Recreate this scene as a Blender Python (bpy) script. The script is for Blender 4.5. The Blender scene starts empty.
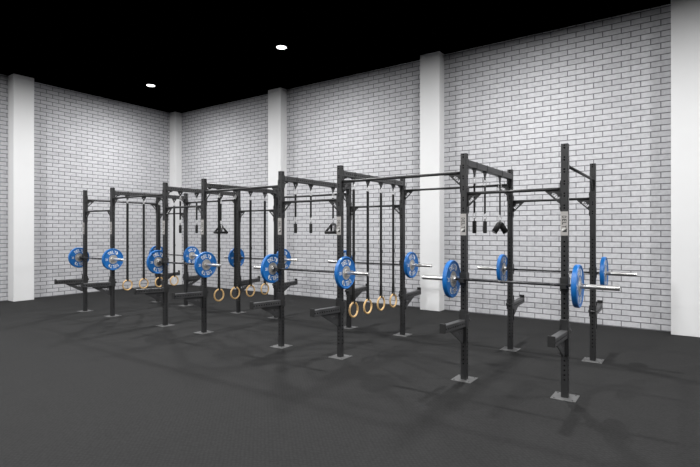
import bpy, bmesh, math, random
from mathutils import Vector, Matrix
from mathutils.geometry import tessellate_polygon

sc = bpy.context.scene
col = sc.collection
PI = math.pi
R = math.radians

# ------------------------------------------------------------------ camera
cam_d = bpy.data.cameras.new('camera')
cam_d.sensor_width = 36.0
cam_d.lens = 489.1 / 700 * 36.0
cam_d.shift_y = -0.0013
cam_d.clip_end = 100
cam = bpy.data.objects.new('camera', cam_d)
col.objects.link(cam)
cam.location = (0, 0, 1.737)
cam.rotation_euler = (PI / 2, 0, 0.60821)
sc.camera = cam

# ------------------------------------------------------------------ view, world, lights
sc.view_settings.view_transform = 'Standard'
sc.view_settings.look = 'None'
sc.view_settings.gamma = 1.0
sc.view_settings.use_curve_mapping = False
sc.view_settings.exposure = 0.0

world = bpy.data.worlds.new('world')
sc.world = world
world.use_nodes = True
bg = world.node_tree.nodes['Background']
bg.inputs[0].default_value = (1, 1, 1, 1)
bg.inputs[1].default_value = 0.03

CEIL = 5.74
LX = (-12.03, -7.24, -2.48, 2.29, 7.06)  # right-most column: unseen lamps added to lighten right-hand faces
LY = (7.81, 3.03, -1.72, -6.47)  # last row: unseen lamps added to even out the foreground floor
# each downlight: a flat diffuse lens plus a spot added to shape wall falloff
lens_d = bpy.data.lights.new('downlight_lens_light', 'AREA')
lens_d.shape = 'DISK'
lens_d.size = 0.22
lens_d.energy = 140.0
beam_d = bpy.data.lights.new('downlight_beam', 'SPOT')
beam_d.spot_size = R(180)
beam_d.spot_blend = 1.0
beam_d.shadow_soft_size = 0.11
beam_d.energy = 430.0
for lx in LX:
    for ly in LY:
        for nm, d in (('downlight_lens_light', lens_d), ('downlight_beam', beam_d)):
            o = bpy.data.objects.new(nm, d)
            o.location = (lx, ly, CEIL - 0.05)
            col.objects.link(o)

# ------------------------------------------------------------------ materials
def new_mat(name):
    m = bpy.data.materials.new(name)
    m.use_nodes = True
    nt = m.node_tree
    return m, nt, nt.nodes['Principled BSDF']

def mat(name, c, rough=0.5, metal=0.0, spec=0.5, noise=0.0, nscale=40.0, bump=0.0, bscale=200.0):
    m, nt, b = new_mat(name)
    b.inputs['Base Color'].default_value = (*c, 1)
    b.inputs['Roughness'].default_value = rough
    b.inputs['Metallic'].default_value = metal
    b.inputs['Specular IOR Level'].default_value = spec
    tc = nt.nodes.new('ShaderNodeTexCoord')
    if noise:
        n = nt.nodes.new('ShaderNodeTexNoise')
        n.inputs['Scale'].default_value = nscale
        n.inputs['Detail'].default_value = 3
        nt.links.new(tc.outputs['Object'], n.inputs['Vector'])
        r = nt.nodes.new('ShaderNodeMapRange')
        r.inputs['To Min'].default_value = 1 - noise
        r.inputs['To Max'].default_value = 1 + noise
        nt.links.new(n.outputs['Fac'], r.inputs['Value'])
        mx = nt.nodes.new('ShaderNodeVectorMath')
        mx.operation = 'SCALE'
        mx.inputs[0].default_value = c
        nt.links.new(r.outputs[0], mx.inputs['Scale'])
        nt.links.new(mx.outputs[0], b.inputs['Base Color'])
    if bump:
        n2 = nt.nodes.new('ShaderNodeTexNoise')
        n2.inputs['Scale'].default_value = bscale
        nt.links.new(tc.outputs['Object'], n2.inputs['Vector'])
        bp = nt.nodes.new('ShaderNodeBump')
        bp.inputs['Strength'].default_value = bump
        bp.inputs['Distance'].default_value = 0.002
        nt.links.new(n2.outputs['Fac'], bp.inputs['Height'])
        nt.links.new(bp.outputs[0], b.inputs['Normal'])
    return m

def brick_mat(name, axis, shift, bw):
    m, nt, b = new_mat(name)
    tc = nt.nodes.new('ShaderNodeTexCoord')
    sp = nt.nodes.new('ShaderNodeSeparateXYZ')
    nt.links.new(tc.outputs['Object'], sp.inputs[0])
    ad = nt.nodes.new('ShaderNodeMath')
    ad.operation = 'ADD'
    ad.inputs[1].default_value = shift
    nt.links.new(sp.outputs[axis], ad.inputs[0])
    ad2 = nt.nodes.new('ShaderNodeMath')
    ad2.operation = 'ADD'
    ad2.inputs[1].default_value = -0.0075
    nt.links.new(sp.outputs['Z'], ad2.inputs[0])
    cb = nt.nodes.new('ShaderNodeCombineXYZ')
    nt.links.new(ad.outputs[0], cb.inputs[0])
    nt.links.new(ad2.outputs[0], cb.inputs[1])
    br = nt.nodes.new('ShaderNodeTexBrick')
    br.offset = 0.5
    br.inputs['Scale'].default_value = 1.0
    br.inputs['Brick Width'].default_value = bw
    br.inputs['Row Height'].default_value = 0.1037
    br.inputs['Mortar Size'].default_value = 0.0105
    br.inputs['Mortar Smooth'].default_value = 0.6
    br.inputs['Bias'].default_value = -0.5
    br.inputs['Color1'].default_value = (0.455, 0.455, 0.47, 1)
    br.inputs['Color2'].default_value = (0.35, 0.35, 0.365, 1)
    br.inputs['Mortar'].default_value = (0.12, 0.12, 0.127, 1)
    nt.links.new(cb.outputs[0], br.inputs['Vector'])
    n = nt.nodes.new('ShaderNodeTexNoise')
    n.inputs['Scale'].default_value = 14
    n.inputs['Detail'].default_value = 5
    n.inputs['Roughness'].default_value = 0.65
    nt.links.new(cb.outputs[0], n.inputs['Vector'])
    r = nt.nodes.new('ShaderNodeMapRange')
    r.inputs['From Min'].default_value = 0.3
    r.inputs['From Max'].default_value = 0.7
    r.inputs['To Min'].default_value = 0.86
    r.inputs['To Max'].default_value = 1.1
    nt.links.new(n.outputs['Fac'], r.inputs['Value'])
    mx = nt.nodes.new('ShaderNodeVectorMath')
    mx.operation = 'SCALE'
    nt.links.new(br.outputs['Color'], mx.inputs[0])
    nt.links.new(r.outputs[0], mx.inputs['Scale'])
    nt.links.new(mx.outputs[0], b.inputs['Base Color'])
    b.inputs['Roughness'].default_value = 0.8
    b.inputs['Specular IOR Level'].default_value = 0.25
    inv = nt.nodes.new('ShaderNodeMath')
    inv.operation = 'SUBTRACT'
    inv.inputs[0].default_value = 1.0
    nt.links.new(br.outputs['Fac'], inv.inputs[1])
    ad3 = nt.nodes.new('ShaderNodeMath')
    ad3.operation = 'MULTIPLY_ADD'
    ad3.inputs[1].default_value = 0.25
    nt.links.new(n.outputs['Fac'], ad3.inputs[0])
    nt.links.new(inv.outputs[0], ad3.inputs[2])
    bp = nt.nodes.new('ShaderNodeBump')
    bp.inputs['Strength'].default_value = 0.6
    bp.inputs['Distance'].default_value = 0.006
    nt.links.new(ad3.outputs[0], bp.inputs['Height'])
    nt.links.new(bp.outputs[0], b.inputs['Normal'])
    return m

def floor_mat():
    m, nt, b = new_mat('rubber_floor')
    tc = nt.nodes.new('ShaderNodeTexCoord')
    # diagonal weave of the rubber
    mp = nt.nodes.new('ShaderNodeMapping')
    mp.inputs['Rotation'].default_value = (0, 0, R(45))
    nt.links.new(tc.outputs['Object'], mp.inputs['Vector'])
    ck = nt.nodes.new('ShaderNodeTexVoronoi')
    ck.inputs['Scale'].default_value = 32
    ck.inputs['Randomness'].default_value = 0.35
    nt.links.new(mp.outputs[0], ck.inputs['Vector'])
    n = nt.nodes.new('ShaderNodeTexNoise')
    n.inputs['Scale'].default_value = 3
    n.inputs['Detail'].default_value = 4
    nt.links.new(tc.outputs['Object'], n.inputs['Vector'])
    r1 = nt.nodes.new('ShaderNodeMapRange')
    r1.inputs['From Max'].default_value = 0.7
    r1.inputs['To Min'].default_value = 1.3
    r1.inputs['To Max'].default_value = 0.75
    nt.links.new(ck.outputs['Distance'], r1.inputs['Value'])
    r2 = nt.nodes.new('ShaderNodeMapRange')
    r2.inputs['To Min'].default_value = 0.9
    r2.inputs['To Max'].default_value = 1.1
    nt.links.new(n.outputs['Fac'], r2.inputs['Value'])
    mu = nt.nodes.new('ShaderNodeMath')
    mu.operation = 'MULTIPLY'
    nt.links.new(r1.outputs[0], mu.inputs[0])
    nt.links.new(r2.outputs[0], mu.inputs[1])
    mx = nt.nodes.new('ShaderNodeVectorMath')
    mx.operation = 'SCALE'
    mx.inputs[0].default_value = (0.0142, 0.0142, 0.0142)
    nt.links.new(mu.outputs[0], mx.inputs['Scale'])
    nt.links.new(mx.outputs[0], b.inputs['Base Color'])
    b.inputs['Roughness'].default_value = 0.85
    b.inputs['Specular IOR Level'].default_value = 0.15
    bp = nt.nodes.new('ShaderNodeBump')
    bp.inputs['Strength'].default_value = 0.25
    bp.inputs['Distance'].default_value = 0.002
    nt.links.new(ck.outputs['Distance'], bp.inputs['Height'])
    nt.links.new(bp.outputs[0], b.inputs['Normal'])
    return m

M_BRICK_B = brick_mat('painted_brick_back', 'X', 0.584, 0.307)
M_BRICK_L = brick_mat('painted_brick_left', 'Y', 0.0525, 0.311)
M_FLOOR = floor_mat()
M_CEIL = mat('black_ceiling', (0.0, 0.0, 0.0), 1.0, 0, 0.0)
M_PLASTER = mat('white_plaster', (0.62, 0.62, 0.62), 0.75, 0, 0.25, 0.02, 3, 0.1, 60)
M_STEEL = mat('black_powder_coated_steel', (0.018, 0.018, 0.0185), 0.40, 0, 0.5, 0.08, 60, 0.08, 500)
M_ARM = mat('dark_grey_steel', (0.036, 0.036, 0.037), 0.42, 0, 0.5, 0.08, 60, 0.08, 500)  # lighter version of the black steel, for arms and top beams
M_HOLE = mat('hole_shade', (0.004, 0.004, 0.004), 0.8, 0, 0.1)  # shade inside the blind holes, put into the colour
M_PIPE = mat('black_bar_coat', (0.013, 0.013, 0.0135), 0.5, 0, 0.5)
M_GALV = mat('grey_base_plate', (0.085, 0.085, 0.085), 0.55, 0.2, 0.4, 0.1, 40)
M_CHROME = mat('satin_chrome', (0.70, 0.69, 0.68), 0.34, 1.0)
M_KNURL = mat('black_oxide_knurl', (0.035, 0.035, 0.037), 0.38, 0.6, 0.5, 0.0, 40, 0.3, 1500)
M_BLUE = mat('blue_bumper_rubber', (0.003, 0.106, 0.345), 0.42, 0, 0.45, 0.05, 30)
M_WHITE = mat('white_lettering', (0.62, 0.62, 0.60), 0.6)
M_HUB = mat('cast_steel_hub', (0.36, 0.35, 0.335), 0.5, 0.5, 0.5, 0.06, 60)
M_LABEL = mat('brushed_label', (0.36, 0.345, 0.33), 0.45, 0.35, 0.4, 0.05, 120)
M_INK = mat('label_ink', (0.02, 0.02, 0.02), 0.6)
M_LABELW = mat('label_white', (0.6, 0.6, 0.58), 0.6)
M_WOOD = mat('birch_ring_wood', (0.55, 0.36, 0.16), 0.45, 0, 0.4, 0.12, 25)
M_STRAP = mat('black_webbing', (0.016, 0.016, 0.016), 0.85, 0, 0.2, 0.15, 150)
M_RUBBER = mat('black_rubber', (0.008, 0.008, 0.008), 0.7, 0, 0.25)
M_LIP = mat('black_plastic_pad', (0.012, 0.012, 0.012), 0.5, 0, 0.4)
M_RING = mat('pale_steel_ring', (0.5, 0.5, 0.5), 0.5, 0.35)
M_LAMP, _nt, _b = new_mat('lamp_lens')
_b.inputs['Base Color'].default_value = (0.8, 0.8, 0.8, 1)
_b.inputs['Emission Color'].default_value = (1, 1, 1, 1)
_b.inputs['Emission Strength'].default_value = 6.0
M_TRIM = mat('white_lamp_trim', (0.5, 0.5, 0.5), 0.5)

# ------------------------------------------------------------------ mesh helpers
class MB:
    """collects shapes into one mesh"""
    def __init__(self):
        self.v, self.f, self.m, self.s = [], [], [], []

    def add(self, vs, fs, mi=0, smooth=False):
        k = len(self.v)
        self.v += [tuple(v) for v in vs]
        for f in fs:
            self.f.append([i + k for i in f])
            self.m.append(mi)
            self.s.append(smooth)
        return self

    def box(self, c, s, mi=0, bev=0.0, rot=None):
        bm = bmesh.new()
        bmesh.ops.create_cube(bm, size=1)
        for v in bm.verts:
            v.co = Vector((v.co.x * s[0], v.co.y * s[1], v.co.z * s[2]))
        if bev:
            bmesh.ops.bevel(bm, geom=list(bm.edges), offset=bev, segments=1, affect='EDGES')
        bm.verts.index_update()
        M = Matrix.Translation(Vector(c)) @ (rot.to_4x4() if rot else Matrix())
        self.add([M @ v.co for v in bm.verts], [[v.index for v in f.verts] for f in bm.faces], mi)
        bm.free()
        return self

    def cyl(self, p0, p1, r, seg=16, mi=0, r1=None, caps=True, smooth=True):
        p0, p1 = Vector(p0), Vector(p1)
        r1 = r if r1 is None else r1
        d = (p1 - p0).normalized()
        a = Vector((0, 0, 1)) if abs(d.z) < 0.9 else Vector((1, 0, 0))
        u = d.cross(a).normalized()
        w = d.cross(u)
        vs, fs = [], []
        for p, rr in ((p0, r), (p1, r1)):
            for i in range(seg):
                t = 2 * PI * i / seg
                vs.append(p + (u * math.cos(t) + w * math.sin(t)) * rr)
        for i in range(seg):
            j = (i + 1) % seg
            fs.append([i, i + seg, j + seg, j])
        self.add(vs, fs, mi, smooth)
        if caps:
            self.add(vs[:seg], [list(range(seg))], mi)
            self.add(vs[seg:], [list(range(seg))[::-1]], mi)
        return self

    def lathe_x(self, prof, seg=48, mi=0, closed=True, smooth=True):
        """prof: (x, r) pairs revolved about local X"""
        n = len(prof)
        vs, fs = [], []
        for i in range(seg):
            t = 2 * PI * i / seg
            for x, r in prof:
                vs.append((x, r * math.cos(t), r * math.sin(t)))
        for i in range(seg):
            j = (i + 1) % seg
            for k in range(n if closed else n - 1):
                l = (k + 1) % n
                fs.append([i * n + k, j * n + k, j * n + l, i * n + l])
        return self.add(vs, fs, mi, smooth)

    def torus(self, c, R_, r, axis='X', sy=1.0, sz=1.0, seg=40, rs=12, mi=0):
        vs, fs = [], []
        for i in range(seg):
            t = 2 * PI * i / seg
            ct, st = math.cos(t), math.sin(t)
            for k in range(rs):
                q = 2 * PI * k / rs
                rr = R_ + r * math.cos(q)
                a = ct * rr + (sy - 1) * R_ * ct
                b_ = st * rr + (sz - 1) * R_ * st
                h = r * math.sin(q)
                p = (h, a, b_) if axis == 'X' else ((a, h, b_) if axis == 'Y' else (a, b_, h))
                vs.append(Vector(p) + Vector(c))
        for i in range(seg):
            j = (i + 1) % seg
            for k in range(rs):
                l = (k + 1) % rs
                fs.append([i * rs + k, j * rs + k, j * rs + l, i * rs + l])
        return self.add(vs, fs, mi, True)

    def plate(self, loops, fn, th, mi=0):
        """2-D outline (with holes) given thickness; fn(a, b, h) -> point"""
        L3 = [[Vector((a, b, 0)) for a, b in lp] for lp in loops]
        flat = [p for lp in loops for p in lp]
        tris = tessellate_polygon(L3)
        n = len(flat)
        vs = [fn(a, b, -th / 2) for a, b in flat] + [fn(a, b, th / 2) for a, b in flat]
        fs = [list(t) for t in tris] + [[i + n for i in t][::-1] for t in tris]
        k = 0
        for lp in loops:
            m = len(lp)
            for i in range(m):
                j = (i + 1) % m
                fs.append([k + i, k + j, k + j + n, k + i + n])
            k += m
        return self.add(vs, fs, mi)

    def tube(self, L, w, h, M, holes=(), rh=0.0105, c=0.005, sides=(1, 1, 1, 1), mi=0, mh=1):
        """rectangular tube along local Z (0..L), w in X, h in Y, shallow holes with darkened insides in the chosen faces"""
        N = 8
        def put(vs, fs, m_):
            self.add([M @ Vector(v) for v in vs], fs, m_)
        for fi in range(4):
            hw = (w if fi % 2 == 0 else h) / 2 - c     # half face width
            dd = (h if fi % 2 == 0 else w) / 2         # distance of the face
            a = fi * PI / 2
            ca, sa = math.cos(a), math.sin(a)
            def P(u, z, dep=0.0):
                x, y = u, -(dd - dep)
                return (x * ca - y * sa, x * sa + y * ca, z)
            zc = 0.0
            hs = holes if sides[fi] else ()
            for z in hs:
                q = rh * 1.3
                if z - q > zc + 1e-6:
                    put([P(-hw, zc), P(hw, zc), P(hw, z - q), P(-hw, z - q)], [[0, 1, 2, 3]], mi)
                rect = [(hw, z), (hw, z + q), (0, z + q), (-hw, z + q), (-hw, z), (-hw, z - q), (0, z - q), (hw, z - q)]
                circ = [(rh * math.cos(2 * PI * k / N), z + rh * math.sin(2 * PI * k / N)) for k in range(N)]
                vs = [P(*p) for p in rect] + [P(*p) for p in circ]
                put(vs, [[k, (k + 1) % N, N + (k + 1) % N, N + k] for k in range(N)], mi)
                vs = [P(*p) for p in circ] + [P(p[0], p[1], 0.012) for p in circ]
                put(vs, [[k, (k + 1) % N, N + (k + 1) % N, N + k] for k in range(N)] + [[N + k for k in range(N)]], mh)
                zc = z + q
            put([P(-hw, zc), P(hw, zc), P(hw, L), P(-hw, L)], [[0, 1, 2, 3]], mi)
            # chamfered corner to the next face
            hw2 = (h if fi % 2 == 0 else w) / 2 - c
            p0 = P(hw, 0)
            a2 = a + PI / 2
            x, y = -hw2, -((w if fi % 2 == 0 else h) / 2)
            p1 = (x * math.cos(a2) - y * math.sin(a2), x * math.sin(a2) + y * math.cos(a2), 0)
            put([p0, p1, (p1[0], p1[1], L), (p0[0], p0[1], L)], [[0, 1, 2, 3]], mi)
        for z in (0, L):
            put([(-w / 2, -h / 2 + c, z), (-w / 2 + c, -h / 2, z), (w / 2 - c, -h / 2, z), (w / 2, -h / 2 + c, z),
                 (w / 2, h / 2 - c, z), (w / 2 - c, h / 2, z), (-w / 2 + c, h / 2, z), (-w / 2, h / 2 - c, z)],
                [list(range(8))], mi)
        return self

    def build(self, name, mats, parent=None, loc=(0, 0, 0), rz=0.0):
        me = bpy.data.meshes.new(name)
        me.from_pydata(self.v, [], self.f)
        me.polygons.foreach_set('material_index', self.m)
        me.polygons.foreach_set('use_smooth', self.s)
        for m in (mats if isinstance(mats, (list, tuple)) else [mats]):
            me.materials.append(m)
        bm = bmesh.new()
        bm.from_mesh(me)
        bmesh.ops.remove_doubles(bm, verts=bm.verts, dist=1e-5)
        bmesh.ops.recalc_face_normals(bm, faces=bm.faces)
        bm.to_mesh(me)
        bm.free()
        o = bpy.data.objects.new(name, me)
        col.objects.link(o)
        o.location = loc
        o.rotation_euler = (0, 0, rz)
        if parent:
            o.parent = parent
        return o

_glyphs = {}
def glyph(ch):
    """a letter as flat triangles, cap height 1, centred in x"""
    if ch not in _glyphs:
        cu = bpy.data.curves.new('glyph', 'FONT')
        cu.body = ch
        cu.resolution_u = 3
        cu.offset = 0.02
        o = bpy.data.objects.new('glyph', cu)
        col.objects.link(o)
        dg = bpy.context.evaluated_depsgraph_get()
        me = bpy.data.meshes.new_from_object(o.evaluated_get(dg))
        vs = [tuple(v.co) for v in me.vertices]
        fs = [list(p.vertices) for p in me.polygons]
        bpy.data.objects.remove(o)
        bpy.data.meshes.remove(me)
        bpy.data.curves.remove(cu)
        x0, x1 = min(v[0] for v in vs), max(v[0] for v in vs)
        y0, y1 = min(v[1] for v in vs), max(v[1] for v in vs)
        vs = [((v[0] - (x0 + x1) / 2) / (x1 - x0), (v[1] - y0) / (y1 - y0)) for v in vs]
        _glyphs[ch] = (vs, fs)
    return _glyphs[ch]

def thing(name, label, cat, loc=(0, 0, 0), rz=0.0, group=None):
    o = bpy.data.objects.new(name, None)
    o.empty_display_size = 0.1
    col.objects.link(o)
    o.location = loc
    o.rotation_euler = (0, 0, rz)
    o['label'] = label
    o['category'] = cat
    if group:
        o['group'] = group
    return o

def dup(root, loc, rz=0.0, label=None, group=None):
    r = root.copy()
    col.objects.link(r)
    r.location = loc
    r.rotation_euler = (0, 0, rz)
    if label:
        r['label'] = label
    if group:
        r['group'] = group
    for ch in list(root.children):
        c = ch.copy()
        col.objects.link(c)
        c.parent = r
        for g in list(ch.children):
            d = g.copy()
            col.objects.link(d)
            d.parent = c
    return r

def dup_part(p, parent, loc, rz=0.0):
    c = p.copy()
    col.objects.link(c)
    c.parent = parent
    c.location = loc
    c.rotation_euler = (0, 0, rz)
    for g in list(p.children):
        d = g.copy()
        col.objects.link(d)
        d.parent = c
    return c

def struct(name, mb, m):
    o = mb.build(name, m)
    o['kind'] = 'structure'
    return o

# ------------------------------------------------------------------ room
WB = 10.23      # back wall plane
WL = -14.30     # left wall plane
XR, YF = 9.5, -8.8
struct('floor', MB().box(((WL + XR) / 2, (WB + YF) / 2, -0.1), (XR - WL + 0.6, WB - YF + 0.6, 0.2)), M_FLOOR)
struct('ceiling', MB().box(((WL + XR) / 2, (WB + YF) / 2, CEIL + 0.1), (XR - WL + 0.6, WB - YF + 0.6, 0.2)), M_CEIL)
struct('wall_back', MB().box(((WL + XR) / 2, WB + 0.15, CEIL / 2), (XR - WL, 0.3, CEIL)), M_BRICK_B).location = (0, 0, 0)
struct('wall_left', MB().box((WL - 0.15, (WB + YF) / 2 + 0.15, CEIL / 2), (0.3, WB - YF + 0.3, CEIL)), M_BRICK_L)
def pilaster(n, x0, x1, y0, y1):
    struct('trim_%d' % n, MB().box(((x0 + x1) / 2, (y0 + y1) / 2, CEIL / 2), (x1 - x0, y1 - y0, CEIL), bev=0.004), M_PLASTER)
pilaster(1, -0.275, 0.205, 9.97, WB)
pilaster(2, -5.015, -4.54, 9.97, WB)
pilaster(3, -9.755, -9.275, 9.97, WB)
pilaster(4, WL, -13.99, 9.97, WB)
pilaster(5, WL, -14.0 + 0.03, 5.26, 5.73)

# ------------------------------------------------------------------ rig dimensions
XS = [x + 0.002 for x in (-1.089, -2.202, -4.019, -5.132, -6.949, -8.062, -9.879, -10.992)]
Y0, Y1 = 5.532, 7.333
W = 0.071
HP = 2.672
Z_WIDE, Z_NARROW, Z_DEPTH, Z_BEAM = 2.449, 2.199, 2.454, 2.565
BAR_Z = 1.187
CELLS = [(0, 1), (2, 3), (4, 5), (6, 7)]
CELLN = ['nearest cell', 'second nearest cell', 'third nearest cell', 'farthest cell']

RX, RY = (XS[0] + XS[-1]) / 2, (Y0 + Y1) / 2
rig = thing('training_rig', 'long black steel pull-up rig of sixteen uprights bolted to the dark floor', 'gym rig', (RX, RY, 0))
def rl(x, y, z=0):
    return (x - RX, y - RY, z)

# upright: tube with punched holes
holes = [0.185 + 0.05 * k for k in range(30)]
for k in range(6):
    holes += [1.9885 + 0.1265 * k, 1.9885 + 0.1265 * k + 0.029]
up = MB().tube(HP - 0.006, W, W, Matrix.Translation((0, 0, 0.006)), [z for z in holes], rh=0.0098)
upright = up.build('upright', [M_STEEL, M_HOLE], rig, rl(XS[0], Y0))
bp = MB().box((0, 0, 0.003), (0.245, 0.255, 0.006), bev=0.0015)
for sx in (-1, 1):
    for sy in (-1, 1):
        bp.cyl((sx * 0.09, sy * 0.095, 0.006), (sx * 0.09, sy * 0.095, 0.012), 0.009, 6, 0, smooth=False)
bp.build('base_plate', M_GALV, upright)
upright_back = dup_part(upright, rig, rl(XS[0], Y1))

# label on the front face of the front uprights
LZ0, LZ1 = 1.706, 1.959
lb = MB()
lb.box((0, -W / 2 - 0.0012, (LZ0 + LZ1) / 2), (0.0735, 0.0024, LZ1 - LZ0), 0)
yl = -W / 2 - 0.0028
def label_glyph(ch, zc, wdt, hgt, mi=1):
    vs, fs = glyph(ch)
    # reads downwards: letter x runs along -z, letter height along +x
    lb.add([(-hgt / 2 + v[1] * hgt, yl, zc - v[0] * wdt) for v in vs], fs, mi)
for i, ch in enumerate('DELT'):
    label_glyph(ch, 1.900 - i * 0.0335, 0.025, 0.042)
# mark: dark triangle with a light sweep beside it
lb.add([(0.025, yl, 1.742), (0.025, yl, 1.782), (-0.025, yl, 1.742)], [[0, 1, 2]], 1)
lb.add([(-0.025, yl, 1.752), (-0.025, yl, 1.775), (-0.008, yl, 1.782), (0.012, yl, 1.782)], [[0, 1, 2, 3]], 2)
label0 = lb.build('name_label', [M_LABEL, M_INK, M_LABELW], upright)
label0['label'] = 'light grey vertical name label with dark letters'
for x in XS[1:]:
    dup_part(upright, rig, rl(x, Y0))
    dup_part(upright_back, rig, rl(x, Y1))

# pull-up bar with slotted gussets and post brackets at both ends
def gusset_loops(sz):
    a, b = sz
    outer = [(0, 0), (a, 0), (a, -0.012), (0.012, -b), (0, -b)]
    # slot lying along the sloping edge
    d = Vector((a, b)).normalized()              # outward along slope (up)
    p0 = Vector((0.024, -b + 0.036))
    n = Vector((-d.y, d.x))
    L_, w_ = 0.100, 0.036
    loops = [outer]
    # four openings with bars between them, like stencilled letters
    e = L_ / 4
    for k in range(4):
        q0 = p0 + d * (k * e + 0.002)
        q1 = p0 + d * ((k + 1) * e - 0.002)
        t0, t1 = ((1, 1), (0.6, 1), (1, 1), (1, 0.5))[k]
        loops.append([tuple(q0), tuple(q1), tuple(q1 + n * w_ * t1), tuple(q0 + n * w_ * t0)])
    return loops

def make_pull_bar(L):
    """along local X from -L/2 to L/2, height 0 at the bar axis"""
    b = MB().cyl((-L / 2 + 0.008, 0, 0), (L / 2 - 0.008, 0, 0), 0.0175, 16).build('pull_up_bar', M_PIPE, rig)
    for s in (-1, 1):
        p = MB().box((s * (L / 2 - 0.004), 0, -0.075), (0.008, W, 0.325), bev=0.0015)
        for z in (0.06, -0.2):
            p.cyl((s * (L / 2 - 0.008), 0, z), (s * (L / 2 - 0.016), 0, z), 0.012, 6, smooth=False)
        p.build('end_bracket', M_STEEL, b)
        MB().plate(gusset_loops((0.155, 0.145)), lambda a, q, h, s=s: (s * (L / 2 - 0.008 - a), h, q - 0.010), 0.008).build('gusset', M_STEEL, b)
    return b
narrow_len = XS[0] - XS[1] - W
wide_len = XS[1] - XS[2] - W
depth_len = Y1 - Y0 - W
nb = make_pull_bar(narrow_len)
nb.location = rl((XS[0] + XS[1]) / 2, Y0, Z_NARROW)
wb = make_pull_bar(wide_len)
wb.location = rl((XS[1] + XS[2]) / 2, Y0, Z_WIDE)
db = make_pull_bar(depth_len)
db.location = rl(XS[0], (Y0 + Y1) / 2, Z_DEPTH)
db.rotation_euler = (0, 0, PI / 2)
dup_part(db, rig, rl(XS[7], (Y0 + Y1) / 2, Z_DEPTH), PI / 2)
for y in (Y0, Y1):
    for i, j in CELLS:
        if (i, y) != (0, Y0):
            dup_part(nb, rig, rl((XS[i] + XS[j]) / 2, y, Z_NARROW))
    for i, j in ((1, 2), (3, 4), (5, 6)):
        if (i, y) != (1, Y0):
            dup_part(wb, rig, rl((XS[i] + XS[j]) / 2, y, Z_WIDE))

# top beams front to back
BH = 0.080
def make_beam(with_holes):
    L = depth_len - 0.016
    M = Matrix.Translation((0, -L / 2, 0)) @ Matrix.Rotation(-PI / 2, 4, 'X')
    hs = [0.06 + 0.05 * k for k in range(int((L - 0.1) / 0.05) + 1)] if with_holes else []
    b = MB().tube(L, W, BH, M, hs, rh=0.0095, sides=(0, 1, 0, 1))
    o = b.build('top_beam', [M_ARM, M_HOLE], rig)
    for s in (-1, 1):
        MB().box((0, s * (depth_len / 2 - 0.004), -0.045), (W, 0.008, 0.19), bev=0.0015).build('end_bracket', M_STEEL, o)
        g = [[(0, 0), (0.12, 0), (0.11, -0.012), (0.05, -0.035), (0.012, -0.095), (0, -0.1)],
             [(0.012, -0.012), (0.055, -0.012), (0.030, -0.030), (0.012, -0.055)]]
        MB().plate(g, lambda a, q, h, s=s: (h, s * (depth_len / 2 - 0.008 - a), q - BH / 2), 0.008).build('gusset', M_STEEL, o)
    return o
bs = make_beam(False)
bs.location = rl(XS[1], (Y0 + Y1) / 2, Z_BEAM)
bhh = make_beam(True)
bhh.location = rl(XS[2], (Y0 + Y1) / 2, Z_BEAM)
for i in (3, 4, 5, 6):
    dup_part(bhh, rig, rl(XS[i], (Y0 + Y1) / 2, Z_BEAM))

# hangers clamped on the beams
hg = MB()
e_ = BH / 2 + 0.002
hg.box((W / 2 + 0.002, 0, 0), (0.004, 0.014, BH + 0.008))
hg.box((-W / 2 - 0.002, 0, 0), (0.004, 0.014, BH + 0.008))
hg.box((0, 0, e_), (W + 0.008, 0.014, 0.004))
hg.box((0, 0, -e_), (W + 0.008, 0.05, 0.004))
hl = [[(-0.058, 0), (0.058, 0), (0.05, -0.018), (0.018, -0.065), (0.014, -0.10), (-0.014, -0.10), (-0.018, -0.065), (-0.05, -0.018)],
      [(-0.012, -0.035), (-0.008, -0.045), (0.008, -0.045), (0.012, -0.035), (0.008, -0.025), (-0.008, -0.025)],
      [(-0.007, -0.085), (-0.005, -0.09), (0.005, -0.09), (0.007, -0.085), (0.005, -0.08), (-0.005, -0.08)]]
hg.plate(hl, lambda a, q, h: (h, a, q - e_), 0.012)
hanger = hg.build('beam_hanger', M_STEEL, rig)
HT = [5.86, 6.24, 6.85]
HRG = [5.862, 6.242, 6.628, 7.015]
first = True
for i, ys in ((1, HT), (3, HT), (5, HT), (2, HRG), (4, HRG), (6, HRG)):
    for y in ys:
        if first:
            hanger.location = rl(XS[i], y, Z_BEAM)
            first = False
        else:
            dup_part(hanger, rig, rl(XS[i], y, Z_BEAM))
HZ = Z_BEAM - e_ - 0.085       # height of the hanger eye

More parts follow.
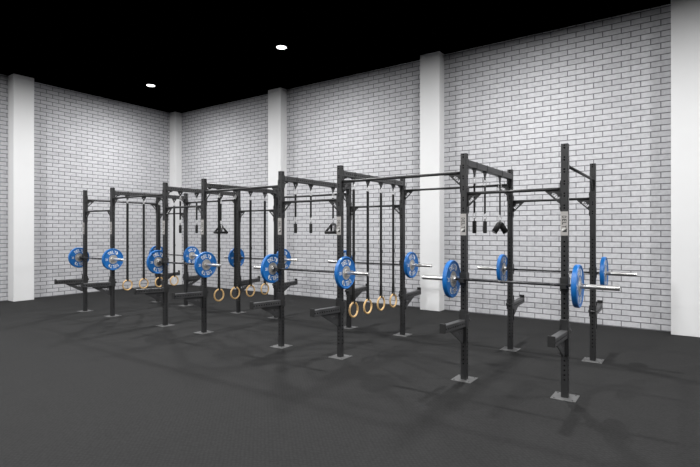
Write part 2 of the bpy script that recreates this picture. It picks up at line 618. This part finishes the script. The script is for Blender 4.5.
# ------------------------------------------------------------------ gymnastic rings
def link_mb(z0, z1, r=0.005, w=0.016):
    """an oval snap link hanging between z0 (top) and z1"""
    m = MB()
    h = (z0 - z1) / 2
    m.torus((0, 0, (z0 + z1) / 2), w, r, 'Y', 1.0, (h - r) / w, 28, 8)
    return m
RING_Z = 0.616
RR, rr = 0.1035, 0.0145
RLAB = {2: 'to the right of the second barbell cell from the right', 4: 'beside the third barbell cell from the right', 6: 'beside the farthest left-hand barbell cell'}
ORD = ['nearest the camera', 'second from the front', 'third from the front', 'nearest the back wall']
ring0 = None
for i in (2, 4, 6):
    for k, y in enumerate(HRG):
        lab = 'wooden ring on black strap %s, %s' % (
            {2: 'in the right-hand ring bay', 4: 'in the middle ring bay', 6: 'in the far left ring bay'}[i], ORD[k])
        if ring0 is None:
            ring0 = thing('gymnastic_ring', lab, 'gym ring', (XS[i], y, HZ), 0, 'wooden gym rings hanging from the rig beams')
            MB().torus((0, 0, RING_Z - HZ), RR, rr, 'X', seg=48, rs=14).build('ring', M_WOOD, ring0)
            st = MB()
            zt, zb = -0.074, RING_Z - HZ + RR
            zm = zb + 0.22
            for s in (-1, 1):
                # webbing runs straight down, then opens towards the wood
                st.box((s * 0.0065, 0, (zt + zm) / 2), (0.0050, 0.044, zt - zm))
                xa, xb, t_ = s * 0.0065, s * 0.0165, 0.0022
                ring_v = []
                for x_, z_, hy in ((xa, zm, 0.022), (xb, zb, 0.019)):
                    ring_v += [(x_ - t_, -hy, z_), (x_ + t_, -hy, z_), (x_ + t_, hy, z_), (x_ - t_, hy, z_)]
                st.add(ring_v, [[0, 1, 5, 4], [1, 2, 6, 5], [2, 3, 7, 6], [3, 0, 4, 7], [0, 1, 2, 3], [4, 5, 6, 7]])
            st.box((0, 0, zt), (0.018, 0.044, 0.004))
            # loop round the wood
            pts = [(0.0165 * math.cos(t), 0.0165 * math.sin(t)) for t in [PI + PI * q / 10 for q in range(11)]]
            for (x0_, z0_), (x1_, z1_) in zip(pts[:-1], pts[1:]):
                st.add([(x0_, -0.018, zb + z0_ - 0.0), (x0_, 0.018, zb + z0_), (x1_, 0.018, zb + z1_), (x1_, -0.018, zb + z1_)], [[0, 1, 2, 3]])
            st.box((0.0115, 0, -1.0), (0.006, 0.050, 0.05))
            st.build('strap', M_STRAP, ring0)
            link_mb(0.009, -0.087, 0.006, 0.02).build('snap_link', M_RING, ring0)
        else:
            dup(ring0, (XS[i], y, HZ), 0, lab)

# ------------------------------------------------------------------ pull-up grips hung on straps
ATT = {1: 'in the nearest rig cell', 3: 'in the second nearest rig cell', 5: 'in the third nearest rig cell'}
def add_hanging_strap(root):
    s = MB()
    for q in (-1, 1):
        s.box((q * 0.005, 0, (-0.095 - 0.455) / 2), (0.0040, 0.032, 0.36))
    s.box((0, 0, -0.095), (0.014, 0.032, 0.0024))
    s.box((0, 0, -0.455), (0.014, 0.032, 0.0024))
    s.build('strap', M_STRAP, root)
    link_mb(0.009, -0.105, 0.005, 0.019).build('snap_link', M_RING, root)
    link_mb(-0.446, -0.535, 0.005, 0.019).build('snap_link', M_RING, root)

grip0 = None
for i in (1, 3, 5):
    for k in (0, 1):
        lab = 'black cylinder grip on strap %s, %s' % (ATT[i], ('nearer the camera' if k == 0 else 'behind its twin'))
        if grip0 is None:
            grip0 = thing('cylinder_grip', lab, 'exercise grip', (XS[i], HT[k], HZ), 0, 'hanging cylinder grips')
            add_hanging_strap(grip0)
            g = MB()
            g.torus((0, 0, -0.535), 0.012, 0.004, 'X', seg=20, rs=8)
            g.cyl((0, 0, -0.545), (0, 0, -0.562), 0.007, 12)
            g.build('eye_bolt', M_STEEL, grip0)
            g = MB()
            g.cyl((0, 0, -0.556), (0, 0, -0.563), 0.018, 24, 0, 0.025)
            g.cyl((0, 0, -0.563), (0, 0, -0.703), 0.025, 24)
            for q in range(7):
                z = -0.575 - q * 0.018
                g.torus((0, 0, z), 0.024, 0.0035, 'Z', seg=24, rs=6)
            g.cyl((0, 0, -0.703), (0, 0, -0.710), 0.025, 24, 0, 0.018)
            g.build('grip', M_RUBBER, grip0)
        else:
            dup(grip0, (XS[i], HT[k], HZ), 0, lab)

# V-shaped press-down handle (nearest cell)
vb = thing('v_handle', 'black V-shaped double handle on a strap in the nearest rig cell', 'exercise grip', (XS[1], HT[2], HZ), R(34))
add_hanging_strap(vb)
t = MB()
t.plate([[(-0.02, 0.0), (0.02, 0.0), (0.03, -0.03), (-0.03, -0.03)]], lambda a, q, h: (a, h, q - 0.549), 0.034)
t.torus((0, 0, -0.540), 0.014, 0.005, 'X', seg=20, rs=8)
t.build('swivel_plate', M_GALV, vb)
for s in (-1, 1):
    arm = MB().cyl((s * 0.006, 0, -0.575), (s * 0.08, 0, -0.695), 0.040, 24)
    a_ = arm.build('grip', M_RUBBER, vb)
    d = Vector((s * 0.074, 0, -0.120)).normalized()
    p = Vector((s * 0.08, 0, -0.695))
    MB().cyl(p, p + d * 0.008, 0.041, 24).build('end_cap', M_GALV, a_)

# triangular row handles (second and third cells)
tri0 = None
for i in (3, 5):
    lab = 'black triangular row handle on a strap %s' % ATT[i]
    if tri0 is None:
        tri0 = thing('row_handle', lab, 'exercise grip', (XS[i], HT[2], HZ), R(-6), 'hanging triangular row handles')
        add_hanging_strap(tri0)
        t = MB()
        t.cyl((-0.045, 0, -0.562), (0.045, 0, -0.562), 0.018, 16)
        t.torus((0, 0, -0.535), 0.014, 0.005, 'X', seg=20, rs=8)
        t.build('top_joint', M_STEEL, tri0)
        for s in (-1, 1):
            f = MB()
            A = Vector((-0.04, 0, -0.562))
            B = Vector((0.04, 0, -0.562))
            C_ = Vector((0.115, s * 0.075, -0.700))
            D = Vector((-0.115, s * 0.075, -0.700))
            f.cyl(A, D, 0.021, 14).cyl(B, C_, 0.021, 14)
            fo = f.build('side_frame', M_STEEL, tri0)
            MB().cyl(D, C_, 0.025, 16).build('hand_grip', M_RUBBER, fo)
    else:
        dup(tri0, (XS[i], HT[2], HZ), R(-6), lab)

# ------------------------------------------------------------------ spotter arms
def make_arm(label, stop):
    """local origin on the post axis at floor; the arm points to -Y"""
    root = thing('spotter_arm', label, 'spotter arm', (0, 0, 0), 0, 'safety arms on the rig uprights')
    f = W / 2 + 0.0005
    m = MB()
    m.box((0, -f - 0.005, 0.64), (0.088, 0.010, 0.37), bev=0.002)
    for s in (-1, 1):
        m.box((s * (f + 0.0035), -0.004, 0.70), (0.007, 0.094, 0.15), bev=0.0015)
    m.cyl((-0.052, 0.05, 0.70), (0.052, 0.05, 0.70), 0.009, 12)
    for s in (-1, 1):
        m.box((s * (f + 0.0035), 0.05, 0.70), (0.007, 0.026, 0.04))
    m.build('mount', M_STEEL, root)
    tilt = R(1.8)
    T = Matrix.Translation((0, -f - 0.010, 0.672)) @ Matrix.Rotation(-tilt, 4, 'X') @ Matrix.Rotation(PI / 2, 4, 'X')
    L = 0.565
    m = MB().tube(L, W, 0.084, T, [0.055 + 0.05 * k for k in range(11)], rh=0.0105, sides=(0, 1, 0, 1))
    m.build('arm_tube', [M_ARM, M_HOLE], root)
    m = MB()
    p = T @ Vector((0, 0, L + 0.006))
    q = Matrix.Rotation(-tilt, 3, 'X')
    m.box(p + Vector((0, 0, stop / 2 - 0.043)), (0.071, 0.014, stop), bev=0.002, rot=q)
    m.build('end_stop', M_LIP, root)
    g = [[(0, 0), (0.37, 0.0115), (0.37, 0.002), (0.02, -0.185), (0, -0.185)],
         [(0.035, -0.035), (0.055, -0.035), (0.055, -0.08), (0.035, -0.08)],
         [(0.065, -0.035), (0.09, -0.035), (0.09, -0.048), (0.078, -0.048), (0.078, -0.075), (0.065, -0.08)],
         [(0.10, -0.035), (0.125, -0.035), (0.118, -0.07), (0.10, -0.076)],
         [(0.135, -0.035), (0.165, -0.035), (0.15, -0.05), (0.135, -0.05)]]
    MB().plate(g, lambda a, b, h: (h, -f - 0.010 - a, b + 0.626), 0.010).build('gusset', M_ARM, root)
    return root

def make_jcup(label):
    root = thing('barbell_hook', label, 'barbell hook', (0, 0, BAR_Z), 0, 'barbell hooks on the rig uprights')
    f = W / 2 + 0.0005
    m = MB()
    m.box((0, -f - 0.005, 0.005), (0.082, 0.010, 0.145), bev=0.002)
    for s in (-1, 1):
        m.box((s * (f + 0.0025), -0.004, 0.04), (0.005, 0.094, 0.075), bev=0.001)
    m.box((0, -0.072, -0.030), (0.06, 0.064, 0.012), bev=0.002)
    m.box((0, -0.104, -0.010), (0.06, 0.010, 0.052), bev=0.002)
    m.build('hook', M_STEEL, root)
    m = MB()
    m.box((0, -0.0735, -0.0195), (0.056, 0.048, 0.008), bev=0.001)
    m.build('liner', M_LIP, root)
    return root

POSTN = ['right upright', 'left upright']
arm0 = cup0 = None
for side, y, rz, sd in (('front', Y0, 0, 'camera side'), ('back', Y1, PI, 'wall side')):
    for ci, (i, j) in enumerate(CELLS):
        for q, pi_ in enumerate((i, j)):
            la = 'black perforated safety arm, %s, %s of rig, %s' % (POSTN[q], CELLN[ci], sd)
            lc = 'black hook under barbell, %s, %s of rig, %s' % (POSTN[q], CELLN[ci], sd)
            if q == 0 and ci == 0:       # the wall-side arms carry a taller stop
                arm0 = make_arm(la, 0.104 if side == 'front' else 0.128)
                arm0.location = (XS[pi_], y, 0 if side == 'front' else -0.025)
                arm0.rotation_euler = (0, 0, rz)
            else:
                dup(arm0, (XS[pi_], y, 0 if side == 'front' else -0.025), rz, la)
            if cup0 is None:
                cup0 = make_jcup(lc)
                cup0.location = (XS[pi_], y, BAR_Z)
            else:
                dup(cup0, (XS[pi_], y, BAR_Z), rz, lc)

# ------------------------------------------------------------------ barbells and bumper plates
BL = 2.14
IN = 0.636          # half distance between the sleeve collars
def make_barbell(label):
    root = thing('barbell', label, 'barbell', (0, 0, 0), 0, 'loaded barbells on the rig')
    m = MB().cyl((-IN, 0, 0), (IN, 0, 0), 0.0140, 20)
    sh = m.build('shaft', M_KNURL, root)
    for x0_, x1_ in ((-0.50, -0.42), (0.42, 0.50), (-0.19, -0.07), (0.07, 0.19)):
        MB().cyl((x0_, 0, 0), (x1_, 0, 0), 0.01425, 20).build('smooth_band', M_CHROME2, sh)
    for s in (-1, 1):
        m = MB()
        m.lathe_x([(s * IN, 0.0), (s * IN, 0.034), (s * (IN + 0.004), 0.037), (s * (IN + 0.024), 0.037), (s * (IN + 0.026), 0.0250),
                   (s * (BL / 2 - 0.006), 0.0250), (s * (BL / 2), 0.022), (s * (BL / 2), 0.0)], 32, closed=False)
        o = m.build('sleeve', M_CHROME, root)
        mod = o.modifiers.new('edges', 'EDGE_SPLIT')
        mod.split_angle = R(35)
    return root
M_CHROME2 = mat('dark_smooth_shaft', (0.05, 0.05, 0.052), 0.34, 0.6)

PT = 0.052
def make_plate(label):
    """axis along local X, centred"""
    root = thing('bumper_plate', label, 'weight plate', (0, 0, 0), 0, 'blue bumper plates on the barbells')
    h = PT / 2
    prof = [(-h + 0.006, 0.096), (-h + 0.006, 0.196), (-h, 0.203), (-h, 0.216), (-h + 0.009, 0.222), (h - 0.009, 0.222),
            (h, 0.216), (h, 0.203), (h - 0.006, 0.196), (h - 0.006, 0.096)]
    o = MB().lathe_x(prof, 72).build('rubber_disc', M_BLUE, root)
    md = o.modifiers.new('edges', 'EDGE_SPLIT')
    md.split_angle = R(28)
    hp = [(-h + 0.002, 0.0262), (-h - 0.000, 0.030), (-h, 0.050), (-h + 0.006, 0.056), (-h + 0.004, 0.095), (h - 0.004, 0.095), (h - 0.006, 0.056),
          (h, 0.050), (h, 0.030), (h - 0.002, 0.0262)]
    o2 = MB().lathe_x(hp, 48).build('hub', M_HUB, root)
    md = o2.modifiers.new('edges', 'EDGE_SPLIT')
    md.split_angle = R(28)
    t = MB()
    for face in (1, -1):
        X = face * (h - 0.006 + 0.0008)
        def PP(r, ang):
            # ang measured from up, clockwise as seen from outside the face
            return (X, face * r * math.sin(ang), r * math.cos(ang))
        for half in (0, 1):
            base = PI * half
            step = R(17.2)
            for n, ch in enumerate('DELT'):
                vs, fs = glyph(ch)
                a0 = base + (n - 2) * step
                t.add([PP(0.118 + v[1] * 0.062, a0 + v[0] * R(14.6)) for v in vs], fs)
            a0 = base + 2 * step
            t.add([PP(0.118, a0 - R(6)), PP(0.118, a0 + R(6.5)), PP(0.152, a0 + R(7)), PP(0.180, a0 - R(2)), PP(0.180, a0 - R(6.5))], [[0, 1, 2, 3, 4]])
        for sgn in (-1, 1):
            for n, ch in enumerate('20'):
                vs, fs = glyph(ch)
                t.add([(X, face * (sgn * 0.138 + (n - 0.5) * 0.026 + v[0] * 0.022), (v[1] - 0.5) * 0.046) for v in vs], fs)
    t.build('lettering', M_WHITE, o)
    return root

bar0 = plate0 = None
for side, y, sd in (('front', Y0 - 0.072, 'camera side'), ('back', Y1 + 0.072, 'wall side')):
    for ci, (i, j) in enumerate(CELLS):
        xc = (XS[i] + XS[j]) / 2 + (0.004 if side == 'front' else -0.006)
        lab = 'barbell with bright sleeves racked on the %s of the rig\'s %s' % (sd, CELLN[ci])
        if bar0 is None:
            bar0 = make_barbell(lab)
            bar0.location = (xc, y, BAR_Z)
        else:
            dup(bar0, (xc, y, BAR_Z), 0, lab)
        for s, nm in ((1, 'right'), (-1, 'left')):
            pl = 'blue bumper plate, %s end of the barbell, %s of rig, %s' % (nm, CELLN[ci], sd)
            x = xc + s * (IN + 0.0265 + PT / 2)
            if plate0 is None:
                plate0 = make_plate(pl)
                plate0.location = (x, y, BAR_Z)
            else:
                dup(plate0, (x, y, BAR_Z), 0, pl)

# ------------------------------------------------------------------ downlights
lamps = (('round white downlight in the black ceiling, farther left one', -12.03), ('round white downlight in the black ceiling, right of the two', -7.24))
for lab, lx in lamps:
    o = thing('downlight', lab, 'ceiling light', (lx, 7.81, CEIL), 0, 'ceiling downlights')
    MB().cyl((0, 0, -0.004), (0, 0, -0.010), 0.105, 40).build('lens', M_LAMP, o)
    MB().torus((0, 0, -0.006), 0.111, 0.006, 'Z', seg=40, rs=8).build('trim_ring', M_TRIM, o)
